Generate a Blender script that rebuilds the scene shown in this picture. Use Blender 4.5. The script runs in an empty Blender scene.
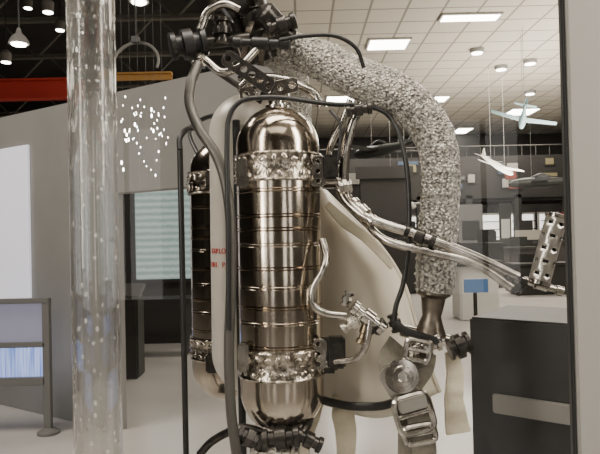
import bpy, bmesh, math, random
from mathutils import Vector, Matrix, noise
random.seed(4)
sc = bpy.context.scene
# ---------------------------------------------------------------- camera
cam = bpy.data.cameras.new("camera"); co = bpy.data.objects.new("camera", cam)
sc.collection.objects.link(co); sc.camera = co
cam.lens = 36; cam.sensor_width = 36; cam.clip_start = 0.02
M = Matrix.Translation((0, 0, 1.6)) @ Matrix.Rotation(math.radians(90.76), 4, 'X') @ Matrix.Rotation(math.radians(-1.3), 4, 'Z')
co.matrix_world = M
F = 600.0
M3 = M.to_3x3()
def S(u, v, d):
    """survey: measured direction + real distance -> world metres"""
    r = M3 @ Vector((u-300, 227-v, -F))
    return Vector((0, 0, 1.6)) + r*(d/r.y)
def T(l): return [S(*p) for p in l]
def R(r, d=1.2): return r*d/F

# ---------------------------------------------------------------- materials
def mat(name, col, rough=0.5, metal=0.0, bump=0, bscale=50, var=0, vscale=8, col2=None, emis=None, es=0, stretch=None, spec=None, btype='noise', bd=0.02):
    m = bpy.data.materials.new(name); m.use_nodes = True
    n = m.node_tree; b = n.nodes["Principled BSDF"]
    b.inputs["Base Color"].default_value = (*col, 1); b.inputs["Roughness"].default_value = rough
    b.inputs["Metallic"].default_value = metal
    if spec is not None: b.inputs["Specular IOR Level"].default_value = spec
    tc = n.nodes.new("ShaderNodeTexCoord"); mp = n.nodes.new("ShaderNodeMapping")
    n.links.new(tc.outputs["Object"], mp.inputs[0])
    if stretch: mp.inputs["Scale"].default_value = stretch
    if var:
        t = n.nodes.new("ShaderNodeTexNoise"); t.inputs["Scale"].default_value = vscale; t.inputs["Detail"].default_value = 6
        n.links.new(mp.outputs[0], t.inputs["Vector"])
        r = n.nodes.new("ShaderNodeValToRGB")
        r.color_ramp.elements[0].position = .5-var/2; r.color_ramp.elements[1].position = .5+var/2
        r.color_ramp.elements[0].color = (*(col2 or [c*.5 for c in col]), 1); r.color_ramp.elements[1].color = (*col, 1)
        n.links.new(t.outputs["Fac"], r.inputs[0]); n.links.new(r.outputs[0], b.inputs["Base Color"])
    if bump:
        if btype == 'noise':
            t = n.nodes.new("ShaderNodeTexNoise"); t.inputs["Detail"].default_value = 5; o = t.outputs["Fac"]
        else:
            t = n.nodes.new("ShaderNodeTexVoronoi"); o = t.outputs["Distance"]
        t.inputs["Scale"].default_value = bscale
        n.links.new(mp.outputs[0], t.inputs["Vector"])
        bp = n.nodes.new("ShaderNodeBump"); bp.inputs["Strength"].default_value = bump; bp.inputs["Distance"].default_value = bd
        n.links.new(o, bp.inputs["Height"]); n.links.new(bp.outputs[0], b.inputs["Normal"])
    if emis:
        b.inputs["Emission Color"].default_value = (*emis, 1); b.inputs["Emission Strength"].default_value = es
    return m
m_tank = mat("steel_tank", (.66,.59,.5), .15, 1, bump=.06, bscale=30, var=.35, vscale=16, col2=(.32,.27,.21), stretch=(1,1,.3), bd=.01)
m_tank_w = mat("tank_painted", (.6,.57,.5), .35, .1, var=.6, vscale=9, col2=(.45,.42,.36))
m_steel = mat("steel_bright", (.7,.67,.61), .2, 1, var=.4, vscale=40, col2=(.28,.26,.23))
m_band = mat("band_steel", (.68,.62,.53), .22, 1, bump=.5, bscale=90, var=.3, vscale=90, col2=(.15,.13,.1), bd=.004)
m_dark = mat("dark_metal", (.09,.082,.072), .3, .8, var=.5, vscale=60, col2=(.02,.02,.02))
m_black = mat("black_rubber", (.012,.012,.012), .4)
m_hose = mat("braided_hose", (.1,.095,.085), .4, .5, bump=.4, bscale=300, bd=.002)
m_foil = mat("crinkled_insulation", (.8,.77,.69), .33, .4, bump=1, bscale=190, var=.3, vscale=170, col2=(.15,.14,.125), btype='voronoi', bd=.008)
m_shell = mat("fibreglass", (.7,.65,.54), .4, 0, var=.7, vscale=5, col2=(.5,.455,.36))
m_nozzle = mat("heat_stained_steel", (.3,.26,.21), .35, .9, var=.5, vscale=30, col2=(.07,.06,.05))
m_web = mat("webbing", (.3,.28,.22), .8, 0, bump=.6, bscale=300, bd=.002, var=.5, vscale=60, col2=(.16,.145,.115))
m_cloth = mat("cream_cloth", (.76,.7,.54), .85, 0, bump=.4, bscale=60, bd=.005, var=.6, vscale=20, col2=(.55,.49,.36))
m_red = mat("red_paint", (.4,.02,.015), .5)
m_brass = mat("worn_brass", (.5,.4,.26), .3, 1, var=.5, vscale=50, col2=(.2,.15,.1))

# ---------------------------------------------------------------- helpers
def add(name, bm, m, parent=None, smooth=True):
    me = bpy.data.meshes.new(name); bm.normal_update(); bm.to_mesh(me); bm.free()
    if smooth:
        me.polygons.foreach_set("use_smooth", [True]*len(me.polygons))
        try: me.set_sharp_from_angle(angle=math.radians(38))
        except Exception: pass
    o = bpy.data.objects.new(name, me); sc.collection.objects.link(o)
    ms = m if isinstance(m, list) else [m]
    for x in ms: me.materials.append(x)
    if parent: o.parent = parent
    return o
def empty(name, loc=(0,0,0)):
    o = bpy.data.objects.new(name, None); sc.collection.objects.link(o); return o
def catmull(pts, n):
    if len(pts) < 3: return [pts[0].lerp(pts[-1], i/n) for i in range(n+1)], [i/n*(len(pts)-1) for i in range(n+1)]
    P = [pts[0]*2-pts[1]] + pts + [pts[-1]*2-pts[-2]]
    out, par = [], []
    for i in range(1, len(P)-2):
        for k in range(n):
            t = k/n; a,b,c,d = P[i-1],P[i],P[i+1],P[i+2]
            out.append(.5*((2*b)+(c-a)*t+(2*a-5*b+4*c-d)*t*t+(3*b-a-3*c+d)*t**3)); par.append(i-1+t)
    out.append(pts[-1].copy()); par.append(len(pts)-1)
    return out, par
def tube(name, pts, r, m, parent=None, n=8, seg=14, disp=None, cap=True):
    rr = r if isinstance(r, (list, tuple)) else [r]*len(pts)
    C, par = catmull(pts, n)
    bm = bmesh.new(); rings = []; up = None
    for i, c in enumerate(C):
        t = (C[min(i+1, len(C)-1)]-C[max(i-1, 0)]).normalized()
        if up is None: up = t.orthogonal().normalized()
        up = (up - t*up.dot(t)).normalized(); sd = t.cross(up)
        k = min(int(par[i]), len(rr)-2) if len(rr) > 1 else 0; f = par[i]-k
        rad = rr[k]*(1-f)+rr[k+1]*f
        ring = []
        for j in range(seg):
            a = 2*math.pi*j/seg; dv = up*math.cos(a)+sd*math.sin(a)
            p = c+dv*rad
            if disp: p = c+dv*(rad+disp(p, i, a))
            ring.append(bm.verts.new(p))
        rings.append(ring)
    for i in range(len(rings)-1):
        for j in range(seg):
            bm.faces.new((rings[i][j], rings[i][(j+1)%seg], rings[i+1][(j+1)%seg], rings[i+1][j]))
    if cap:
        bm.faces.new(rings[0][::-1]); bm.faces.new(rings[-1])
    return add(name, bm, m, parent)
def lathe(name, prof, p0, axis, m, parent=None, seg=32, keep=False):
    """prof: (r, h) along axis from p0"""
    ax = axis.normalized(); a = ax.orthogonal().normalized(); b = ax.cross(a)
    bm = bmesh.new(); rings = []
    for r, h in prof:
        rings.append([bm.verts.new(p0+ax*h+(a*math.cos(2*math.pi*j/seg)+b*math.sin(2*math.pi*j/seg))*max(r, 1e-4)) for j in range(seg)])
    for i in range(len(rings)-1):
        for j in range(seg):
            bm.faces.new((rings[i][j], rings[i][(j+1)%seg], rings[i+1][(j+1)%seg], rings[i+1][j]))
    bm.faces.new(rings[0][::-1]); bm.faces.new(rings[-1])
    return add(name, bm, m, parent)
def rod(name, p0, p1, r, m, parent=None, seg=24):
    L = (p1-p0).length; c = min(r*.2, L*.2)
    return lathe(name, [(r-c,0),(r,c),(r,L-c),(r-c,L)], p0, p1-p0, m, parent, seg)
def fitting(name, p0, p1, r, m, parent=None, hexn=None):
    """stepped pipe fitting: collar, waist, hex nut, lip"""
    L = (p1-p0).length
    pr = [(r*.6,0),(r*.9,0.02*L),(r*.9,.15*L),(r*.65,.18*L),(r*.65,.32*L),(r,.35*L),(r,.62*L),(r*.7,.65*L),(r*.7,.8*L),(r*.95,.83*L),(r*.95,.97*L),(r*.6,L)]
    return lathe(name, pr, p0, p1-p0, m, parent, hexn or 20)
def box(name, c, s, m, parent=None, rot=None, bev=.003):
    bm = bmesh.new(); bmesh.ops.create_cube(bm, size=1)
    for v in bm.verts: v.co = Vector((v.co.x*s[0], v.co.y*s[1], v.co.z*s[2]))
    if bev: bmesh.ops.bevel(bm, geom=bm.edges[:], offset=min(bev, min(s)*.3), segments=2, affect='EDGES')
    mt = Matrix.Translation(c) @ (rot.to_4x4() if rot else Matrix())
    bmesh.ops.transform(bm, matrix=mt, verts=bm.verts)
    return add(name, bm, m, parent)
def frame_from(p0, p1, nrm):
    x = (p1-p0).normalized(); n = (nrm - x*nrm.dot(x)).normalized(); y = n.cross(x)
    return Matrix((x, y, n)).transposed()
def perf(name, p0, p1, w, th, nh, hr, m, parent, nrm=Vector((0,-1,0))):
    L = (p1-p0).length
    cu = bpy.data.curves.new(name, 'CURVE'); cu.dimensions = '2D'; cu.fill_mode = 'BOTH'; cu.extrude = th/2; cu.bevel_depth = th*.15
    def poly(P):
        s = cu.splines.new('POLY'); s.points.add(len(P)-1)
        for k, p in enumerate(P): s.points[k].co = (p[0], p[1], 0, 1)
        s.use_cyclic_u = True
    cr = w*.3; P = []
    for cx, cy, a0 in ((L-cr, w/2-cr, 0), (cr, w/2-cr, 90), (cr, -w/2+cr, 180), (L-cr, -w/2+cr, 270)):
        for k in range(5):
            a = math.radians(a0+k*22.5); P.append((cx+cr*math.cos(a), cy+cr*math.sin(a)))
    poly(P)
    for i in range(nh):
        x = L*(i+.5)/nh; poly([(x+hr*math.cos(k*math.pi/8), hr*math.sin(k*math.pi/8)) for k in range(16)][::-1])
    tmp = bpy.data.objects.new("tmp", cu); sc.collection.objects.link(tmp)
    bpy.context.view_layer.update()
    me = bpy.data.meshes.new_from_object(tmp.evaluated_get(bpy.context.evaluated_depsgraph_get()))
    bpy.data.objects.remove(tmp)
    me.transform(Matrix.Translation(p0) @ frame_from(p0, p1, nrm).to_4x4())
    o = bpy.data.objects.new(name, me); sc.collection.objects.link(o); me.materials.clear(); me.materials.append(m); o.parent = parent
    return o
def ribbon(name, pts, w, th, m, parent, nrm=Vector((0,-1,0)), n=8, wav=0):
    C, par = catmull(pts, n); bm = bmesh.new(); rings = []
    ww = w if isinstance(w, (list, tuple)) else [w]*len(pts)
    for i, c in enumerate(C):
        t = (C[min(i+1,len(C)-1)]-C[max(i-1,0)]).normalized()
        s = t.cross(nrm).normalized(); nn = s.cross(t).normalized()
        k = min(int(par[i]), len(ww)-2); f = par[i]-k; W = ww[k]*(1-f)+ww[k+1]*f
        c2 = c + nn*wav*math.sin(i*1.1)
        rings.append([bm.verts.new(c2+s*a*W/2+nn*b*th/2) for a, b in ((-1,-1),(-.9,-1.2),(.9,-1.2),(1,-1),(1,1),(.9,1.2),(-.9,1.2),(-1,1))])
    for i in range(len(rings)-1):
        for j in range(8): bm.faces.new((rings[i][j], rings[i][(j+1)%8], rings[i+1][(j+1)%8], rings[i+1][j]))
    bm.faces.new(rings[0][::-1]); bm.faces.new(rings[-1])
    bmesh.ops.recalc_face_normals(bm, faces=bm.faces)
    return add(name, bm, m, parent)
def ringframe(name, c, w, h, r, m, parent, ang=0, nrm=Vector((0,-1,0)), bar=True):
    x = Vector((math.cos(ang), 0, math.sin(ang))); z = Vector((-math.sin(ang), 0, math.cos(ang)))
    P = []
    for k in range(24):
        a = 2*math.pi*k/24; ca, sa = math.cos(a), math.sin(a)
        P.append(c + x*(w/2*math.copysign(abs(ca)**.4, ca)) + z*(h/2*math.copysign(abs(sa)**.4, sa)))
    P.append(P[0].copy())
    tube(name, P, r, m, parent, n=1, seg=8)
    if bar: rod(name+"_bar", c-x*w/2, c+x*w/2, r*.8, m, parent, 10)

# ================================================================ ROCKET BELT
jp = empty("jet_pack")
Z = Vector((0,0,1))
def tank(name, top, bot, r, m, rings=True):
    L = (top-bot).length; ax = top-bot; prof = []
    for k in range(13):
        a = math.pi/2*k/12; prof.append((r*math.sin(a), r*(1-math.cos(a))))
    if rings:
        for q,g in ((.19,1),(.275,1),(.345,.5),(.39,1),(.45,.5),(.505,1),(.575,.5),(.62,1),(.66,1),(.735,.8)):
            hh = L*q
            prof += [(r,hh-.0080),(r,hh-.0050),(r,hh-.0040),(r-.0022*g,hh-.0026),(r+.0012*g,hh-.0012),(r+.0012*g,hh+.0012),(r-.0022*g,hh+.0026),(r,hh+.0040),(r,hh+.0050),(r,hh+.0080)]
    for k in range(12,-1,-1):
        a = math.pi/2*k/12; prof.append((r*math.sin(a), L-r*(1-math.cos(a))))
    prof2 = [prof[0]]
    for p in prof[1:]:
        if p[1] > prof2[-1][1]+1e-6 or abs(p[0]-prof2[-1][0])>1e-6:
            if p[1] >= prof2[-1][1]: prof2.append(p)
    lathe(name, prof2, bot, ax, m, jp, 72)
def band(name, c, r, h, m):
    lathe(name, [(r,-h/2),(r+.004,-h/2),(r+.005,-h/2+.003),(r+.003,-h/2+.006),(r+.003,h/2-.006),(r+.005,h/2-.003),(r+.004,h/2),(r,h/2)], c, Z, m, jp, 64)
    bm = bmesh.new(); N = 26
    for j in range(N):
        for row in (-1, 1):
            a = 2*math.pi*(j+.25*row)/N
            n = Vector((math.cos(a), math.sin(a), 0)); p = c+n*(r+.003)+Z*row*h*(.25+.04*math.sin(j*2.3))
            mt = Matrix.Translation(p) @ n.to_track_quat('Z','Y').to_matrix().to_4x4() @ Matrix.Rotation(j*.9,4,'Z') @ Matrix.Diagonal((.0085,.0055,.003,1))
            bmesh.ops.create_uvsphere(bm, u_segments=10, v_segments=6, radius=1, matrix=mt)
    # scalloped links
    for j in range(N):
        a = 2*math.pi*(j+.5)/N; n = Vector((math.cos(a), math.sin(a), 0)); p = c+n*(r+.005)
        mt = Matrix.Translation(p) @ n.to_track_quat('Z','Y').to_matrix().to_4x4() @ Matrix.Diagonal((.009,.003,.003,1))
        bmesh.ops.create_cube(bm, size=1, matrix=mt)
    add(name+"_studs", bm, m_band, jp)
rF = R(41.5)
tank("tank_front", S(277,107,1.2), S(283,431,1.2), rF, m_tank)
# tank end fittings
fitting("tank_front_cap", S(277,110,1.2), S(276,84,1.2), R(13), m_steel, jp)
fitting("tank_front_drain", S(283,428,1.2), S(283,450,1.2), R(14), m_dark, jp)
axf = lambda v: S(277+6*(v-106)/325., v, 1.2)
band("band_front_upper", axf(170), rF, R(28), m_band)
band("band_front_lower", axf(359), rF, R(28), m_band)
rB = R(33.5,1.5)
tank("tank_back", S(223,140,1.5), S(227,398,1.5), rB, m_tank)
band("band_back_upper", S(223,184,1.5), rB, R(22,1.5), m_band)
band("band_back_lower", S(226,345,1.5), rB, R(22,1.5), m_band)
fitting("tank_back_cap", S(223,143,1.5), S(222,124,1.5), R(10,1.5), m_steel, jp)
tank("tank_centre", S(249,94,1.36), S(253,392,1.36), R(40,1.36), m_tank_w, False)
fitting("tank_centre_cap", S(249,98,1.36), S(249,76,1.36), R(12,1.36), m_steel, jp)
# red warning lettering wrapped round centre tank
for row, tx in enumerate(("EXPLOSIVE", "DEL PELIGRO")):
    for k, ch in enumerate(tx):
        if ch == " ": continue
        cu = bpy.data.curves.new("letter", 'FONT'); cu.body = ch; cu.size = .016; cu.extrude = .0006; cu.align_x = 'CENTER'
        o = bpy.data.objects.new("warning_letter_%d_%d" % (row,k), cu); sc.collection.objects.link(o); cu.materials.append(m_red); o.parent = jp
        c = S(251,252+13*row,1.36); a = math.radians(-62)+k*.118; r_ = R(40,1.36)+.0012
        o.matrix_world = Matrix.Translation(c+Vector((math.sin(a)*r_, -math.cos(a)*r_, 0))) @ Matrix.Rotation(a, 4, 'Z') @ Matrix.Rotation(math.pi/2, 4, 'X')
# brackets between tanks
for k,(v,c) in enumerate(((172,160),(355,350))):
    box("tank_bracket_%d"%k, S(328,v,1.2), (.035,.05,.065), m_dark, jp, bev=.006)
    rod("tank_bracket_bolt_%d"%k, S(322,v-8,1.17), S(345,v-8,1.17), R(4), m_steel, jp)
    rod("tank_bracket_bolt_b%d"%k, S(322,v+9,1.17), S(342,v+9,1.17), R(4), m_steel, jp)
    perf("tank_bracket_plate_%d"%k, S(318,v+14,1.15), S(318,v-16,1.15), .03, .004, 3, .005, m_steel, jp)
    rod("tie_bar_%d"%k, S(300,v,1.28), S(232,v+2,1.45), .008, m_dark, jp)
    box("side_clamp_%d"%k, S(243,v+2,1.14), (.022,.022,.055), m_steel, jp, bev=.004)
    box("side_clamp_b%d"%k, S(212,v+8,1.42), (.028,.022,.045), m_dark, jp, bev=.004)

# --- insulated jet tube
def crink(p, i, a):
    return (noise.noise(p*105)*.0026 + abs(noise.noise(p*240))*.0034 + (.0018 if i % 9 == 0 else 0))
jt = T([(262,46,1.3),(290,50,1.29),(320,60,1.27),(350,75,1.24),(385,89,1.2),(413,107,1.18),(432,132,1.17),(440,162,1.16),(440,200,1.16),(437,240,1.16),(436,272,1.16),(434,292,1.16)])
tube("insulated_jet_tube", jt, [R(x,1.2) for x in (15,18,20,20.5,20.5,20,19,18,18,18.5,19,17)], m_foil, jp, n=16, seg=80, disp=crink)
noz = [(.6,0),(1.0,.02),(1.0,.12),(.72,.2),(.62,.45),(.55,.6),(.75,.82),(.95,1.0),(.85,1.0),(.5,.7)]
p0, p1 = S(434,289,1.16), S(430,334,1.16); L = (p1-p0).length
lathe("jet_nozzle", [(r*R(17,1.16), h*L) for r, h in noz], p0, p1-p0, m_nozzle, jp)
tube("insulated_jet_tube_far", T([(262,46,1.3),(280,55,1.42),(292,72,1.55),(296,95,1.65),(298,130,1.7),(298,190,1.7),(298,250,1.7)]), R(19,1.2), m_foil, jp, n=8, seg=32, disp=crink)
# --- catalyst chamber and valves
lathe("catalyst_chamber", [(R(a,1.28),R(b,1.28)) for a,b in ((10,0),(22,2),(22,8),(18,10),(18,22),(24,24),(24,30),(19,32),(19,50),(23,52),(23,58),(14,62),(8,75))], S(262,62,1.3), S(240,-5,1.25)-S(262,62,1.3), m_dark, jp)
lathe("chamber_flange", [(R(a),R(b)) for a,b in ((15,0),(24,1),(24,7),(17,8),(17,18),(22,19),(22,25),(12,26))], S(246,40,1.27), S(286,50,1.27)-S(246,40,1.27), m_nozzle, jp)
for k in range(8):
    a = k*math.pi/4; c = S(244,20,1.27)
    rod("flange_bolt_%d"%k, c+Vector((math.cos(a)*R(21), math.sin(a)*R(21), -.012)), c+Vector((math.cos(a)*R(21), math.sin(a)*R(21), .016)), .005, m_steel, jp, 6)
fitting("throttle_valve_knob", S(170,47,1.18), S(206,42,1.2), R(15), m_black, jp)
rod("throttle_valve_shaft", S(204,43,1.2), S(250,38,1.22), R(6), m_dark, jp)
fitting("throttle_valve_body", S(203,50,1.2), S(198,66,1.2), R(9), m_steel, jp, 6)
fitting("valve_union_1", S(222,44,1.2), S(222,18,1.2), R(9), m_dark, jp)
fitting("valve_union_2", S(268,30,1.2), S(296,20,1.2), R(9), m_dark, jp)
fitting("valve_union_3", S(226,14,1.21), S(252,-8,1.21), R(13), m_dark, jp)
fitting("valve_union_4", S(232,42,1.18), S(290,44,1.18), R(6), m_black, jp)
rod("valve_cylinder", S(262,10,1.2), S(290,40,1.24), R(12), m_dark, jp)
tube("valve_pipe_silver", T([(200,30,1.18),(208,12,1.18),(224,4,1.18),(240,10,1.18)]), R(4), m_steel, jp)
tube("valve_pipe_2", T([(206,60,1.18),(222,72,1.17),(240,66,1.17),(256,50,1.18)]), R(4), m_steel, jp)
perf("perforated_bracket", S(224,56,1.15), S(272,88,1.15), R(15), .004, 6, R(3.6), m_dark, jp)
perf("perforated_bracket_2", S(240,96,1.17), S(298,84,1.17), R(14), .004, 5, R(3.5), m_steel, jp)
rod("strut_left", S(206,64,1.2), S(262,102,1.2), R(3), m_dark, jp)
tube("tank_yoke", T([(240,90,1.2),(252,80,1.2),(270,78,1.2),(290,82,1.2),(312,92,1.22),(322,106,1.22)]), R(5), m_steel, jp)
# --- hoses
def H(name, pts, r, m, n=8): tube(name, T(pts), R(r), m, jp, n=n, seg=12)
H("hose_main", [(198,64,1.18),(191,84,1.16),(190,105,1.15),(200,130,1.13),(216,155,1.12),(226,185,1.11),(231,230,1.11),(231,290,1.11),(229,350,1.11),(231,410,1.11),(236,450,1.12),(240,490,1.14)], 5, m_hose)
H("tube_black_arch", [(229,330,1.1),(228,220,1.1),(227,140,1.1),(230,115,1.1),(240,102,1.1),(256,98,1.1),(285,98,1.12),(330,104,1.16),(365,106,1.18),(388,115,1.17),(401,140,1.15),(408,180,1.13),(409,235,1.12),(404,280,1.12),(396,306,1.12),(394,322,1.12)], 2.4, m_black)
H("cable_upper", [(280,40,1.15),(305,36,1.14),(335,36,1.14),(356,48,1.15),(364,68,1.16)], 2, m_black)
H("hose_steel_right", [(362,104,1.16),(352,125,1.16),(346,150,1.16),(344,180,1.17),(350,205,1.17),(372,220,1.17)], 5, m_steel)
H("hose_steel_right_2", [(350,100,1.2),(343,120,1.2),(330,150,1.2),(334,180,1.2),(350,198,1.2)], 3.4, m_steel)
H("drain_tube", [(322,240,1.15),(326,256,1.13),(322,272,1.12),(313,288,1.12),(313,304,1.12),(324,313,1.12),(346,316,1.12)], 3.6, m_steel)
H("drain_tube_2", [(370,320,1.12),(366,345,1.12),(356,358,1.13),(335,362,1.15)], 3.4, m_steel)
H("hose_far", [(218,150,1.42),(205,160,1.45),(196,150,1.5),(190,130,1.55),(205,118,1.5),(232,112,1.4)], 3, m_black)
H("bottom_hose", [(240,440,1.14),(262,446,1.13),(290,440,1.13),(306,428,1.15),(312,410,1.2)], 4, m_dark)
H("bottom_hose_2", [(200,454,1.2),(214,440,1.18),(240,428,1.16),(262,432,1.16)], 4, m_dark)
H("cable_lower", [(394,322,1.12),(404,330,1.12),(420,336,1.12),(440,342,1.13)], 4, m_black)
H("wire_loop", [(330,110,1.15),(340,125,1.14),(338,160,1.14),(330,165,1.14)], 1.6, m_black)
# clamps and fittings
for k,(u0,v0,u1,v1,r,mm) in enumerate(((346,112,372,108,6,m_dark),(339,188,352,186,7,m_steel),(352,306,384,330,8,m_steel),(342,330,366,314,7,m_steel),(366,334,386,322,6,m_dark),(344,306,350,292,5,m_steel),
      (262,440,300,436,11,m_dark),(238,432,262,444,9,m_dark),(296,434,322,446,8,m_dark),(250,452,300,452,8,m_steel),(392,314,398,332,6,m_dark),(404,228,424,236,5,m_black),(370,316,360,344,5,m_brass))):
    fitting("pipe_fitting_%d"%k, S(u0,v0,1.13), S(u1,v1,1.13), R(r), mm, jp, 6 if k%2 else 20)
box("latch_box", S(330,168,1.15), (.03,.03,.045), m_dark, jp, bev=.004)
box("valve_block", S(336,352,1.16), (.035,.03,.06), m_dark, jp, bev=.004)
# --- control arms
tube("control_arm_upper", T([(340,190,1.17),(350,205,1.16),(372,220,1.14),(420,236,1.11),(470,255,1.08),(518,278,1.06)]), R(4.6), m_steel, jp)
tube("control_arm_lower", T([(342,196,1.2),(362,218,1.17),(385,240,1.13),(430,252,1.1),(475,264,1.07),(512,288,1.05)]), R(3.8), m_steel, jp)
fitting("arm_sleeve", S(405,231,1.12), S(436,243,1.1), R(6.5), m_dark, jp)
fitting("arm_collar", S(352,202,1.17), S(374,224,1.14), R(7.5), m_steel, jp)
fitting("arm_joint", S(503,280,1.06), S(522,290,1.06), R(7), m_dark, jp)
box("arm_joint_block", S(522,282,1.06), (.02,.02,.02), m_dark, jp, rot=Matrix.Rotation(.4,3,'Y'), bev=.004)
fitting("arm_lever", S(520,280,1.06), S(564,292,1.05), R(4.5), m_steel, jp)
# perforated hand grip
def pgrip(p0, p1, r):
    ax = (p1-p0); L = ax.length; ax.normalize(); a = ax.orthogonal().normalized(); b = ax.cross(a)
    bm = bmesh.new(); NR, NA = 22, 24; V = []
    for i in range(NR):
        V.append([bm.verts.new(p0+ax*L*i/(NR-1)+(a*math.cos(2*math.pi*j/NA)+b*math.sin(2*math.pi*j/NA))*r) for j in range(NA)])
    for i in range(NR-1):
        for j in range(NA):
            if 1 < i < NR-3 and i % 4 == 2 and (j+(2 if i%8==2 else 0)) % 4 in (1, 2): continue
            bm.faces.new((V[i][j], V[i][(j+1)%NA], V[i+1][(j+1)%NA], V[i+1][j]))
    o = add("hand_grip", bm, m_grip, jp)
    s = o.modifiers.new("s", 'SOLIDIFY'); s.thickness = .0015
    rod("hand_grip_core", p0+ax*.002, p1-ax*.002, r*.7, m_black, jp)
    lathe("hand_grip_end", [(r*.5,0),(r*1.1,0),(r*1.1,.006),(r*.6,.008)], p1-ax*.004, ax, m_steel, jp)
    lathe("hand_grip_end_2", [(r*.5,0),(r*1.1,0),(r*1.1,.006),(r*.6,.008)], p0-ax*.004, ax, m_steel, jp)
m_grip = mat("grip_aluminium",(.5,.48,.44),.3,.95)
pgrip(S(539,282,1.05), S(557,216,1.05), R(10.5,1.05))
# --- corset shell
bm = bmesh.new(); NU, NV = 22, 26; G = []
lft = catmull(T([(312,186,1.33),(310,240,1.33),(308,300,1.33),(310,360,1.33),(316,402,1.33)]), 8)[0]
rgt = catmull(T([(326,192,1.42),(352,218,1.4),(382,248,1.36),(404,284,1.32),(418,330,1.28),(430,366,1.26),(440,392,1.26)]), 8)[0]
for i in range(NV):
    f = i/(NV-1); A = lft[round(f*(len(lft)-1))]; B = rgt[round(f*(len(rgt)-1))]
    row = []
    for j in range(NU):
        g = j/(NU-1); p = A.lerp(B, g); p = p + Vector((0, -.05*math.sin(math.pi*g)*min(1, f*2+.2)+.012*math.sin(g*9), -.012*math.sin(math.pi*g)*f*2))
        row.append(bm.verts.new(p))
    G.append(row)
for i in range(NV-1):
    for j in range(NU-1): bm.faces.new((G[i][j], G[i][j+1], G[i+1][j+1], G[i+1][j]))
o = add("fibreglass_corset", bm, m_shell, jp); s = o.modifiers.new("s", 'SOLIDIFY'); s.thickness = .006
o = tube("corset_edge", rgt, .0045, m_shell, jp, n=1, seg=8)
# --- harness
rod("hip_arm", S(400,330,1.16), S(466,345,1.16), R(6), m_steel, jp)
fitting("hip_arm_joint", S(448,350,1.15), S(470,342,1.15), R(12), m_dark, jp)
fitting("hip_arm_collar", S(412,350,1.14), S(440,340,1.14), R(10), m_steel, jp)
ringframe("buckle_small", S(418,350,1.12), R(22), R(20), R(3), m_steel, jp, -.2)
ribbon("harness_strap", T([(400,345,1.16),(392,362,1.13),(400,385,1.12),(410,408,1.12),(412,440,1.12),(410,480,1.14)]), R(26), .004, m_web, jp)
ribbon("harness_strap_2", T([(425,352,1.15),(422,368,1.13),(408,392,1.11),(418,415,1.11),(424,445,1.11),(425,480,1.13)]), R(22), .004, m_web, jp)
lathe("harness_disc", [(R(a),b) for a,b in ((4,0),(15,0),(16,.003),(15,.006),(10,.007),(9,.011),(5,.012),(4,.008))], S(402,376,1.105), Vector((0,-1,.1)), m_steel, jp)
perf("harness_plate", S(388,366,1.115), S(414,408,1.115), R(26), .004, 2, R(5), m_grip, jp)
ringframe("buckle_large", S(414,414,1.1), R(32), R(34), R(3.2), m_steel, jp, .25)
ringframe("buckle_lower", S(420,434,1.1), R(28), R(16), R(2.6), m_steel, jp, .15)
box("buckle_lever", S(413,404,1.09), (R(26),.008,R(12)), m_grip, jp, rot=Matrix.Rotation(-.25,3,'Y'))
ribbon("cream_strap", T([(452,352,1.18),(455,375,1.17),(454,400,1.17),(458,432,1.18)]), [R(14),R(16),R(18),R(24)], .008, m_cloth, jp, wav=.002)
ribbon("cream_liner", T([(340,396,1.3),(343,415,1.27),(346,436,1.27),(345,475,1.28)]), [R(16),R(24),R(22),R(16)], .012, m_cloth, jp, wav=.003)
ribbon("cream_liner_2", T([(318,398,1.32),(312,418,1.3),(305,440,1.3),(300,480,1.3)]), [R(14),R(16),R(14),R(12)], .012, m_cloth, jp, wav=.002)
ribbon("waist_belt", T([(322,400,1.27),(350,406,1.24),(380,406,1.21),(400,400,1.17)]), R(8), .005, m_black, jp)
ribbon("cream_pad", T([(328,205,1.3),(345,222,1.27),(368,240,1.27),(392,268,1.27)]), [R(8),R(12),R(10),R(4)], .012, m_cloth, jp)

# ================================================================ display case + stand
st = empty("display_stand")
PT = .80
def pole(nm, u, v, d, r):
    t = S(u,v,d); return rod(nm, Vector((t.x,t.y,PT)), t, r, m_black, st, 16)
pole("pole_left", 180,150,1.35,R(3.0,1.35))
tube("pole_hook", T([(180,150,1.35),(180,138,1.36),(186,130,1.38),(196,128,1.42)]), R(3.0,1.35), m_black, st)
pole("pole_main", 236,120,1.26,R(4))
t = S(283,448,1.2); rod("pole_centre", Vector((t.x,t.y,PT)), t, .018, m_dark, st)
box("base_plate", Vector((-.09,1.3,PT+.006)), (.5,.4,.012), m_black, st)

m_case = mat("case_frame_grey", (.4,.39,.36), .45, .1)
m_case_d = mat("case_frame_dark", (.03,.03,.03), .4)
m_plinth = mat("plinth_grey", (.45,.44,.42), .5)
m_glass = bpy.data.materials.new("clear_glass"); m_glass.use_nodes = True; n = m_glass.node_tree; b = n.nodes["Principled BSDF"]
b.inputs["Base Color"].default_value=(.94,.94,.92,1); b.inputs["Roughness"].default_value=.01; b.inputs["Transmission Weight"].default_value = 1; b.inputs["IOR"].default_value = 1.4
tr = n.nodes.new("ShaderNodeBsdfTransparent"); df = n.nodes.new("ShaderNodeBsdfDiffuse"); df.inputs[0].default_value=(.85,.84,.8,1)  # pale diffuse speckles paint sparkle reflections and haze into the glass
tc = n.nodes.new("ShaderNodeTexCoord"); mp = n.nodes.new("ShaderNodeMapping"); mp.inputs["Scale"].default_value=(1,1,.6)
vo = n.nodes.new("ShaderNodeTexVoronoi"); vo.inputs["Scale"].default_value = 60
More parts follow.
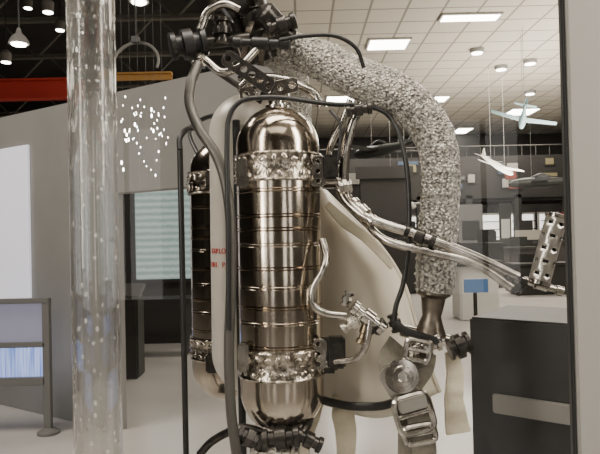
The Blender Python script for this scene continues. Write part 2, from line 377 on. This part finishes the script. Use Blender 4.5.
rp = n.nodes.new("ShaderNodeValToRGB"); rp.color_ramp.elements[0].position=.1; rp.color_ramp.elements[1].position=.22
rp.color_ramp.elements[0].color=(.35,.35,.35,1); rp.color_ramp.elements[1].color=(.02,.02,.02,1)
mx1 = n.nodes.new("ShaderNodeMixShader"); mx1.inputs[0].default_value=.3; mx2 = n.nodes.new("ShaderNodeMixShader")
n.links.new(tc.outputs["Object"],mp.inputs[0]); n.links.new(mp.outputs[0],vo.inputs["Vector"]); n.links.new(vo.outputs["Distance"],rp.inputs[0])
n.links.new(b.outputs[0],mx1.inputs[1]); n.links.new(tr.outputs[0],mx1.inputs[2]); n.links.new(rp.outputs[0],mx2.inputs[0]); n.links.new(mx1.outputs[0],mx2.inputs[1]); n.links.new(df.outputs[0],mx2.inputs[2])
n.links.new(mx2.outputs[0],n.nodes["Material Output"].inputs[0])
dc = empty("display_case")
box("plinth", Vector((.1,1.33,.4)), (1.7,1.0,.8), m_plinth, dc, bev=.01)
# curved glass corner column (hollow tube)
c = S(95,240,1.0); zb, zt = PT, 2.35
bm = bmesh.new(); prof = []
r1, r2 = R(23.5,1.0), R(20.5,1.0); seg = 48; rings = []
for r, z in ((r1,zb),(r1,zt),(r2,zt),(r2,zb)):
    rings.append([bm.verts.new((c.x+r*math.cos(2*math.pi*j/seg), c.y+r*math.sin(2*math.pi*j/seg), z)) for j in range(seg)])
for i in range(4):
    for j in range(seg): bm.faces.new((rings[i][j], rings[i][(j+1)%seg], rings[(i+1)%4][(j+1)%seg], rings[(i+1)%4][j]))
bmesh.ops.recalc_face_normals(bm, faces=bm.faces)
add("glass_corner_tube", bm, m_glass, dc)
m_pane = bpy.data.materials.new("pane_glass"); m_pane.use_nodes=True; n=m_pane.node_tree; n.nodes.remove(n.nodes["Principled BSDF"])
tr=n.nodes.new("ShaderNodeBsdfTransparent"); gl=n.nodes.new("ShaderNodeBsdfGlossy"); gl.inputs["Roughness"].default_value=0.0; mx=n.nodes.new("ShaderNodeMixShader"); mx.inputs[0].default_value=.022
n.links.new(tr.outputs[0],mx.inputs[1]); n.links.new(gl.outputs[0],mx.inputs[2]); n.links.new(mx.outputs[0],n.nodes["Material Output"].inputs[0])
t = S(566,240,.95); xl=c.x+r1+.002; xr=t.x
bm=bmesh.new(); vs=[bm.verts.new(p) for p in ((xl,.96,PT),(xr,.945,PT),(xr,.945,2.4),(xl,.96,2.4))]; bm.faces.new(vs)
add("glass_pane_front", bm, m_pane, dc)
box("post_seal", Vector((t.x+.003,.95,1.6)), (.006,.012,1.6), m_case_d, dc)
box("post_right", Vector((t.x+.007+.05,.945,1.6)), (.10,.012,1.6), m_case, dc)
# black cabinet with steel rail
cb = empty("equipment_cabinet")
a = S(469,317,1.45); b_ = S(580,329,1.3)
dirx = Vector((b_.x-a.x, b_.y-a.y, 0)).normalized(); ny = Vector((-dirx.y, dirx.x, 0)); ang = math.atan2(dirx.y, dirx.x)
m_cab = mat("cabinet_black", (.018,.018,.018), .5, var=.6, vscale=30, col2=(.01,.01,.01))
ctr = Vector((a.x,a.y,0))+dirx*.24+ny*.14
box("cabinet_body", Vector((ctr.x,ctr.y,(PT+a.z)/2)), (.48,.28,a.z-PT), m_cab, cb, rot=Matrix.Rotation(ang,3,'Z'), bev=.005)
q = Vector((a.x,a.y,0))+dirx*(.055+.2)-ny*.006
zr = S(490,402,1.42).z
m_rail2 = mat("brushed_rail",(.3,.29,.27),.4,.9)
box("cabinet_rail", Vector((q.x,q.y,zr)), (.4,.01,.045), m_rail2, cb, rot=Matrix.Rotation(ang,3,'Z'), bev=.003)
q2 = Vector((a.x,a.y,0))+dirx*.235-ny*.012
lathe("rail_screw", [(.009,0),(.009,.002),(.005,.004),(.003,.002)], Vector((q2.x,q2.y,zr)), -ny, m_dark, cb)

# ================================================================ ROOM
def tiles(name, c1, mort, sc_, msize, rough):
    m = bpy.data.materials.new(name); m.use_nodes = True; n = m.node_tree; b = n.nodes["Principled BSDF"]
    tc = n.nodes.new("ShaderNodeTexCoord"); br = n.nodes.new("ShaderNodeTexBrick")
    br.offset = 0; br.inputs["Scale"].default_value = sc_; br.inputs["Color1"].default_value = (*c1,1); br.inputs["Color2"].default_value = (*[x*.93 for x in c1],1)
    br.inputs["Mortar"].default_value = (*mort,1); br.inputs["Mortar Size"].default_value = msize; br.inputs["Brick Width"].default_value = 1; br.inputs["Row Height"].default_value = 1
    n.links.new(tc.outputs["Object"], br.inputs["Vector"]); n.links.new(br.outputs["Color"], b.inputs["Base Color"]); b.inputs["Roughness"].default_value = rough
    return m
m_ceil = tiles("ceiling_tiles", (.56,.52,.44), (.24,.22,.185), 1.2, .035, .8)
m_floor = mat("polished_floor", (.62,.6,.575), .2, var=.6, vscale=1.2, col2=(.52,.5,.475))
m_wgrey = mat("wall_grey", (.3,.295,.28), .7, var=.6, vscale=2, col2=(.255,.25,.235))
m_wdark = mat("wall_dark", (.035,.033,.03), .7, var=.5, vscale=.6, col2=(.015,.014,.013))
m_wfar = mat("wall_far", (.1,.095,.085), .7, var=.3, vscale=.5, col2=(.02,.02,.02))
m_wmid = mat("wall_warm", (.12,.105,.085), .7, var=.3, vscale=.5, col2=(.05,.042,.033))
CZ = 6.6
box("floor", Vector((0,11,-.05)), (36,44,.1), m_floor, bev=0)
box("ceiling", Vector((8.2,11,CZ+.05)), (19.6,44,.1), m_ceil, bev=0)
box("ceiling_dark", Vector((-9.8,11,CZ+1.05)), (16.4,44,.1), m_wdark, bev=0)
box("trim_ceiling_step", Vector((-1.6,11,CZ+.55)), (.1,44,1.1), m_wdark, bev=0)
box("wall_far", Vector((0,32.1,3.8)), (36,.2,7.6), m_wfar, bev=0)
box("wall_right", Vector((18,11,3.8)), (.2,44,7.6), m_wfar, bev=0)
box("wall_left", Vector((-18,11,3.8)), (.2,44,7.6), m_wdark, bev=0)
box("wall_rear", Vector((0,-8,3.8)), (36,.2,7.6), m_wmid, bev=0)
m_lamp = mat("lamp_panel", (1,1,1), .5, emis=(1,.95,.85), es=14)
m_gl = mat("window_glow", (.8,.8,.8),.5,emis=(1,.95,.86),es=1.8)
m_gl2 = mat("daylight_window", (.8,.8,.8),.5,emis=(1,.96,.9),es=3)
for k,x in enumerate((-6.5,-3.2,2.6,6.0)):  # glowing windows added behind the camera to brighten the fronts
    e = empty("window_%d"%(k+1)); box("pane", Vector((x,-7.86,2.0)), (1.1,.04,2.8), m_gl2, e, bev=0); box("frame", Vector((x,-7.89,2.0)), (1.3,.04,3.0), m_case, e); box("mullion", Vector((x,-7.83,2.0)), (.08,.04,2.8), m_case_d, e)
# ceiling light fixtures placed on the ceiling plane
def on_ceil(u, v, z=CZ):
    r = M3 @ Vector((u-300,227-v,-F)); k = (z-1.6)/r.z; return Vector((0,0,1.6))+r*k
def troffer(u, v, w, l):
    p = on_ceil(u, v); e = empty("ceiling_light_fixture")
    box("housing", p-Z*.02, (w+.12,l+.12,.05), m_case, e, bev=.01); box("diffuser", p-Z*.05, (w,l,.03), m_lamp, e, bev=.005)
for u,v,w,l in ((388,43,1.0,.75),(470,16,1.3,.35),(521,111,1.1,1.2),(525,137,1.0,1.6),(527,155,1.0,2.2),(462,130,.7,1.4),(470,151,.9,2),(340,100,1,1.5),(365,140,1,2),(440,98,.5,.8)): troffer(u,v,w,l)
def downlight(u,v):
    p = on_ceil(u,v); e = empty("ceiling_downlight")
    lathe("can", [(.12,0),(.18,0),(.2,.1),(.12,.12)], p-Z*.11, Z, m_wgrey, e); lathe("lens", [(.05,0),(.15,0),(.15,.02)], p-Z*.13, Z, m_lamp, e)
for u,v in ((477,49),(501,66),(530,60),(530,91)): downlight(u,v)
def area(nm, loc, sx, sy, en, col=(1,.91,.79), tgt=None, spread=None):
    l = bpy.data.lights.new(nm,'AREA'); l.shape='RECTANGLE'; l.size=sx; l.size_y=sy; l.energy=en; l.color=col
    o = bpy.data.objects.new(nm,l); sc.collection.objects.link(o); o.location=loc
    if tgt is not None: o.rotation_euler = (Vector(tgt)-Vector(loc)).to_track_quat('-Z','Y').to_euler()
    return o
area("hall_light_1", (5,8,6.4), 6, 2, 400)
area("hall_light_2", (7,18,6.4), 8, 3, 950)
area("hall_light_3", (6,26,6.4), 10, 3, 800)
area("hall_light_4", (-4,3,6.4), 2, 2, 280)
area("hall_light_rear", (0,-4,6.4), 5, 3, 130)  # added fill behind the camera, brightens the pack from the front
area("hall_uplight", (7,16,3.0), 3, 8, 850, tgt=(7,16,9))  # added fill aimed upward to brighten the ceiling; stands for no fixture
area("key_strip_left", (-1.4,-.3,2.4), .22, 2.0, 34, tgt=(0,1.2,1.6))
area("key_strip_right", (1.6,.2,2.6), .35, 1.6, 34, tgt=(.1,1.2,1.6))
area("case_top_light", (.1,1.0,2.6), .9, .3, 12, tgt=(.05,1.25,1.5))
w = bpy.data.worlds.new("world"); sc.world = w; w.use_nodes = True
w.node_tree.nodes["Background"].inputs[0].default_value = (.5,.5,.52,1); w.node_tree.nodes["Background"].inputs[1].default_value = .3

# ---- partition wall with opening
A = Vector((-3.0,6,0)); D = Vector((2.566,-1.66,0)).normalized(); N = Vector((D.y,-D.x,0)); pa = math.atan2(D.y, D.x); RZ = Matrix.Rotation(pa,3,'Z')
def pwall(nm, t0, t1, z0, z1, m, off=0, th=.12, parent=None, bev=.004):
    c = A+D*(t0+t1)/2 - N*0 + Vector((0,0,(z0+z1)/2)) + N*off
    return box(nm, c, (t1-t0,th,z1-z0), m, parent, rot=RZ, bev=bev)
PTop = 2.82
pwall("wall_partition_left", -3,1.75,0,PTop,m_wgrey)
pwall("wall_partition_header", 1.75,3.2,1.98,PTop,m_wgrey)
pwall("wall_partition_right", 3.2,3.5,0,PTop,m_wgrey)
m_proj = mat("projection_panel", (.7,.7,.75), .6, emis=(.88,.86,.95), es=.62)
e = empty("wall_screen"); pwall("screen_surface", -1.2,.62,.95,2.5,m_proj,off=.08,th=.03,parent=e)
# back room
box("wall_backroom", Vector((-3.2,9.2,1.4)), (5.0,.15,2.8), m_wdark, bev=0)
m_scr = bpy.data.materials.new("screen_teal"); m_scr.use_nodes=True; n=m_scr.node_tree; b=n.nodes["Principled BSDF"]
tc=n.nodes.new("ShaderNodeTexCoord"); wv=n.nodes.new("ShaderNodeTexWave"); wv.bands_direction='Z'; wv.inputs["Scale"].default_value=3.2; wv.inputs["Distortion"].default_value=1.5; wv.inputs["Detail"].default_value=3; wv.inputs["Detail Scale"].default_value=6
rp=n.nodes.new("ShaderNodeValToRGB"); rp.color_ramp.elements[0].color=(.22,.31,.28,1); rp.color_ramp.elements[1].color=(.45,.53,.49,1)
n.links.new(tc.outputs["Object"],wv.inputs["Vector"]); n.links.new(wv.outputs["Fac"],rp.inputs[0]); n.links.new(rp.outputs[0],b.inputs["Emission Color"]); b.inputs["Emission Strength"].default_value=.85; b.inputs["Base Color"].default_value=(.1,.12,.12,1)
e = empty("projection_screen"); p = S(164,234,9.0)
box("screen_face", p, (.85,.03,1.35), m_scr, e); box("screen_frame", p+Vector((0,.03,0)), (.95,.04,1.45), m_case_d, e)
e = empty("display_bench"); box("bench_top", Vector((-2.3,8.3,.75)), (1.6,.5,.06), m_wdark, e)
for k,x in enumerate((-3.0,-1.6)): box("bench_leg_%d"%k, Vector((x,8.3,.36)), (.06,.4,.72), m_wdark, e)
e = empty("visitor_console")
for k,(x,y,hh) in enumerate(((-2.55,7.4,1.05),(-2.05,7.0,.95))):
    box("console_body_%d"%k, Vector((x,y,hh/2)), (.35,.3,hh), m_wdark, e, bev=.02); box("console_top_%d"%k, Vector((x,y-.05,hh+.04)), (.42,.34,.05), m_wfar, e, rot=Matrix.Rotation(.4,3,'X'), bev=.01)
# ---- lit rail barrier at left
m_blue = bpy.data.materials.new("blue_backlit_panel"); m_blue.use_nodes=True; n=m_blue.node_tree; b=n.nodes["Principled BSDF"]
tc=n.nodes.new("ShaderNodeTexCoord"); wv=n.nodes.new("ShaderNodeTexNoise"); mp=n.nodes.new("ShaderNodeMapping"); mp.inputs["Scale"].default_value=(9,9,.4)
n.links.new(tc.outputs["Object"],mp.inputs[0]); n.links.new(mp.outputs[0],wv.inputs["Vector"]); rp=n.nodes.new("ShaderNodeValToRGB")
rp.color_ramp.elements[0].color=(.12,.2,.55,1); rp.color_ramp.elements[1].color=(.5,.62,1,1); rp.color_ramp.elements[0].position=.35; rp.color_ramp.elements[1].position=.65
n.links.new(wv.outputs["Fac"],rp.inputs[0]); n.links.new(rp.outputs[0],b.inputs["Emission Color"]); b.inputs["Emission Strength"].default_value=1.2; b.inputs["Base Color"].default_value=(.1,.12,.3,1)
e = empty("lit_barrier"); y0=5.0
def bx(nm,u0,u1,v0,v1,m,th=.05,dy=0):
    p=S((u0+u1)/2,(v0+v1)/2,y0+dy); box(nm,p,((u1-u0)*y0/F,th,(v1-v0)*y0/F),m,e,bev=.006)
pf = S(48,399,y0)
m_rail = mat("rail_grey",(.17,.17,.165),.5)
m_tint = mat("tinted_panel",(.22,.22,.27),.5,emis=(.5,.5,.68),es=.28)
box("post", Vector((pf.x,y0,S(48,300,y0).z/2)), (.06,.05,S(48,300,y0).z), m_rail, e)
bx("top_rail",-60,50,299,304,m_rail,.06); bx("mid_rail",-60,46,343,348,m_rail,.05); bx("lower_rail",-60,46,378,386,m_rail,.05)
bx("blue_panel",-60,44,348,378,m_blue,.02,.03); bx("upper_panel",-60,44,304,343,m_tint,.015,.03)
lathe("foot",[(.03,0),(.09,0),(.09,.02),(.04,.05)],Vector((pf.x,y0,0)),Z,m_rail,e)

# ---- pendant lamp upper left
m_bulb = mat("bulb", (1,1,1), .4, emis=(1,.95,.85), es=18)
def pendant(u,v,d,s,top=CZ+1):
    e = empty("pendant_lamp"); p = S(u,v,d)
    lathe("shade",[(.30*s,0),(.28*s,.08*s),(.2*s,.22*s),(.09*s,.32*s),(.06*s,.45*s),(.02*s,.5*s)],p,Z,m_wgrey,e)
    lathe("bulb",[(.1*s,0),(.2*s,.02*s),(.24*s,.08*s),(.2*s,.12*s)],p-Z*.06*s,Z,m_bulb,e)
    rod("cord",p+Z*.5*s,Vector((p.x,p.y,top)),.012,m_black,e)
pendant(19,44,7.5,.42); pendant(139,2,9,.5)
# ring-shaped hanging lamp
e = empty("ring_pendant_lamp"); c0=S(136,62,8)
P=[c0+Vector((.3*math.cos(a),.12*math.sin(a),.3*math.sin(a))) for a in [math.pi*(-.1+1.05*k/16) for k in range(17)]]
tube("curved_tube",P,.02,m_wgrey,e,n=2,seg=8)
box("ring_mount",c0+Z*.3,(.1,.08,.08),m_black,e); rod("cord",c0+Z*.3,Vector((c0.x,c0.y,CZ+1)),.01,m_black,e)
# dark open ceiling structure
e = empty("ceiling_truss")
m_truss = mat("truss_paint",(.13,.12,.1),.6); m_redb = mat("beam_red",(.6,.05,.03),.5); m_or = mat("beam_orange",(.55,.28,.05),.5)
for k,y in enumerate((7.5,10,12.5,15,18,22,26)):
    for zz in (6.2,7.2): rod("chord_%d_%d"%(k,int(zz)),Vector((-17.5,y,zz)),Vector((-1.7,y,zz)),.05,m_truss,e,8)
    for j in range(16): rod("web_%d_%d"%(k,j),Vector((-17.5+j,y,6.2 if j%2 else 7.2)),Vector((-16.5+j,y,7.2 if j%2 else 6.2)),.03,m_truss,e,6)
e = empty("roof_beam"); p=S(-30,84,12); q=S(58,95,14)
box("beam_web",(p+q)/2,((q-p).length,.06,.42),m_redb,e); box("beam_flange",(p+q)/2+Z*.2,((q-p).length,.25,.04),m_redb,e); box("beam_flange_b",(p+q)/2-Z*.2,((q-p).length,.25,.04),m_redb,e)
e = empty("roof_beam"); p=S(112,80,11); q=S(172,74,11)
box("beam_web",(p+q)/2,((q-p).length,.05,.12),m_or,e); box("beam_flange",(p+q)/2+Z*.06,((q-p).length,.16,.03),m_or,e)
for u,v,d in ((6,62,11),(48,12,10),(28,8,13),(60,30,12),(212,8,12)):
    e=empty("hanging_spotlight"); p=S(u,v,d); lathe("can",[(.05,0),(.09,0),(.1,.16),(.04,.22)],p,Z,m_truss,e); lathe("lens",[(.02,0),(.08,0),(.08,.01)],p-Z*.015,Z,m_bulb,e); rod("stem",p+Z*.2,Vector((p.x,p.y,CZ+1)),.01,m_black,e,6)
# glowing beads imitate glass reflections; their strands and rail are made up
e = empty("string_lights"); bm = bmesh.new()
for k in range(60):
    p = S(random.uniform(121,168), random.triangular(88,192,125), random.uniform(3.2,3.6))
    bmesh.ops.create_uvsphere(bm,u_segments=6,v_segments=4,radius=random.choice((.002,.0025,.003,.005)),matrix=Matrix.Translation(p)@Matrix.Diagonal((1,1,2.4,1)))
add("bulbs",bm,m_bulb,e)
for k in range(6):
    p=S(124+8*k,190,3.4); rod("strand_%d"%k,p,Vector((p.x,p.y,4.2)),.0006,m_wgrey,e,5)
box("string_rail",Vector((-.9,3.4,4.2)),(.6,.03,.03),m_black,e)

# ---- far hall exhibits
def aeroplane(u,v,d,s,yaw,pitch,m,roll=0):
    e = empty("hanging_aeroplane"); p = S(u,v,d)
    X = Matrix.Translation(p)@Matrix.Rotation(yaw,4,'Z')@Matrix.Rotation(pitch,4,'Y')@Matrix.Rotation(roll,4,'X')@Matrix.Scale(s,4)
    def P(*c): return X@Vector(c)
    tube("fuselage",[P(-3.2,0,.15),P(-1.5,0,.05),P(0,0,0),P(1.5,0,0),P(2.4,0,-.02),P(2.8,0,-.02)],[.08*s,.25*s,.42*s,.42*s,.3*s,.06*s],m,e)
    def wing(nm,a,b,ca,cb,t):
        bm=bmesh.new(); vs=[]
        for q,c in ((a,ca),(b,cb)):
            for dx,dz in ((c*.5,0),(c*.2,t),(-c*.5,0),(c*.2,-t*.5)):
                vs.append(bm.verts.new(P(q[0]+dx,q[1],q[2]+dz)))
        for i in range(4): bm.faces.new((vs[i],vs[(i+1)%4],vs[4+(i+1)%4],vs[4+i]))
        bm.faces.new(vs[:4][::-1]); bm.faces.new(vs[4:]); bmesh.ops.recalc_face_normals(bm,faces=bm.faces); add(nm,bm,m,e)
    wing("wing_l",(.5,0,0),(.2,4,.2),1.3,.8,.1); wing("wing_r",(.5,0,0),(.2,-4,.2),1.3,.8,.1)
    wing("tail_l",(-2.9,0,.15),(-3,1.3,.2),.7,.4,.05); wing("tail_r",(-2.9,0,.15),(-3,-1.3,.2),.7,.4,.05)
    tube("fin",[P(-2.7,0,.2),P(-3.0,0,.7),P(-3.2,0,1.1)],[.28*s,.16*s,.06*s],m,e)
    tube("canopy",[P(-.5,0,.3),P(.3,0,.5),P(1.2,0,.3)],[.1*s,.25*s,.1*s],m_black,e)
    for k,x in enumerate((-1.5,1)): rod("wire_%d"%k,P(x,0,.3),Vector((P(x,0,.3).x,P(x,0,.3).y,CZ)),.006,m_wgrey,e,5)
m_ap = mat("aeroplane_white",(.6,.58,.52),.4); m_ap2 = mat("aeroplane_blue",(.2,.34,.36),.4); m_ap3=mat("aeroplane_dark",(.03,.033,.03),.4)
aeroplane(498,166,18,.24,.5,.35,m_ap,.3)
aeroplane(523,118,15,.2,1.3,.3,m_ap2,.3)
aeroplane(382,150,20,.5,2.2,0,m_ap3)
aeroplane(545,182,24,.5,2.8,0,m_ap3)
aeroplane(400,205,26,.5,.9,0,m_ap)
m_wht = mat("kiosk_white",(.6,.59,.55),.5)
def kiosk(u,v,d,w,h,m=m_wht):
    e=empty("info_kiosk"); p=S(u,v,d)
    box("body",Vector((p.x,d,h*.45)),(w,.6,h*.9),m,e,bev=.03); box("top",Vector((p.x,d,h*.93)),(w+.15,.75,h*.08),m_wdark,e,bev=.02); box("sign",Vector((p.x,d+.1,h*1.12)),(w*.7,.05,h*.28),m_case_d,e)
kiosk(474,260,11,.7,1.1); kiosk(540,270,15,1.4,.8,m_wdark); kiosk(500,262,22,2.2,1.0,m_wdark); kiosk(560,262,22.5,1.6,1.2,m_wdark); kiosk(400,262,16,1.2,1.5,m_wdark); kiosk(520,262,19,.8,1.1,m_wfar); kiosk(488,262,17,.7,1.3,m_wdark)
# mezzanine with shop front below
e=empty("gallery_mezzanine"); my=27
box("fascia",Vector((8.5,my,4.0)),(18,.3,1.9),m_wdark,e); box("slab",Vector((8.5,my+2,3.0)),(18,4,.15),m_wdark,e); box("back_partition",Vector((8.5,my+3.6,5.4)),(18,.1,2.2),m_wdark,e)
for k in range(9): box("column_%d"%k,Vector((1+k*2.2,my,1.6)),(.3,.3,3.2),m_wdark,e)
rod("handrail",Vector((-.5,my-.1,5.4)),Vector((17.5,my-.1,5.4)),.03,m_wfar,e,8)
for k in range(30): rod("baluster_%d"%k,Vector((-.5+k*.62,my-.1,4.9)),Vector((-.5+k*.62,my-.1,5.4)),.015,m_wfar,e,6)
cols=[(.4,.38,.33),(.25,.06,.04),(.06,.1,.16),(.25,.22,.12),(.15,.15,.15)]
cm=[mat("sign_paint_%d"%k,c,.5) for k,c in enumerate(cols)]
rr=random.Random(9)
e=empty("gallery_signs")
for k in range(22):
    x=rr.uniform(1,15.5); z=rr.uniform(3.5,4.7); w_=rr.uniform(.2,.9); hgt=rr.uniform(.12,.4)
    box("sign_board_%d"%k,Vector((x,my-.2,z)),(w_,.05,hgt),cm[k%5],e,bev=.01); box("sign_frame_%d"%k,Vector((x,my-.17,z)),(w_+.1,.04,hgt+.1),m_case_d,e)
e=empty("display_boards")
for k in range(20):
    x=rr.uniform(2,15); y=rr.uniform(24.5,26.3); w_=rr.uniform(.5,1.6); hgt=rr.uniform(1,2.8)
    box("panel_%d"%k,Vector((x,y,hgt/2+.1)),(w_,.08,hgt-.2),cm[(k*3)%5] if k%3==0 else m_wdark,e,bev=.02); box("foot_%d"%k,Vector((x,y,.05)),(w_*.8,.5,.1),m_dark,e); box("graphic_%d"%k,Vector((x,y-.05,hgt*.6)),(w_*.7,.02,hgt*.3),m_wht if k%2 else m_case_d,e)
e=empty("shop_front")
for k,(x0,ww) in enumerate(((8.6,1.2),(10.1,1.0),(11.3,.8),(5.0,1.0))):
    box("pane_%d"%k,Vector((x0,my+.25,1.7)),(ww,.05,1.2),m_gl,e,bev=.01)
    for j in range(3): box("shelf_%d_%d"%(k,j),Vector((x0,my+.1,1.3+j*.35)),(ww,.2,.04),m_wdark,e)
    box("frame_%d"%k,Vector((x0,my+.3,1.7)),(ww+.2,.05,1.4),m_case,e)
m_bl=mat("blue_sign",(.05,.12,.25),.5,emis=(.1,.25,.5),es=.2)
e=empty("illuminated_sign"); p=S(476,292,9); box("sign_face",Vector((p.x,9,.78)),(.35,.06,.2),m_bl,e); rod("sign_post",Vector((p.x,9.05,0)),Vector((p.x,9.05,.7)),.03,m_dark,e,10)
e=empty("exhibition_booth")
for k,(u,d,wd) in enumerate(((350,22,4),(385,20,1.6))):
    p=S(u,230,d); box("panel_%d"%k,Vector((p.x,d,1.75)),(wd,.3,3.5),m_wdark,e); box("fascia_%d"%k,Vector((p.x,d-.2,3.6)),(wd+.3,.1,.4),m_wdark if k%2 else m_case,e)
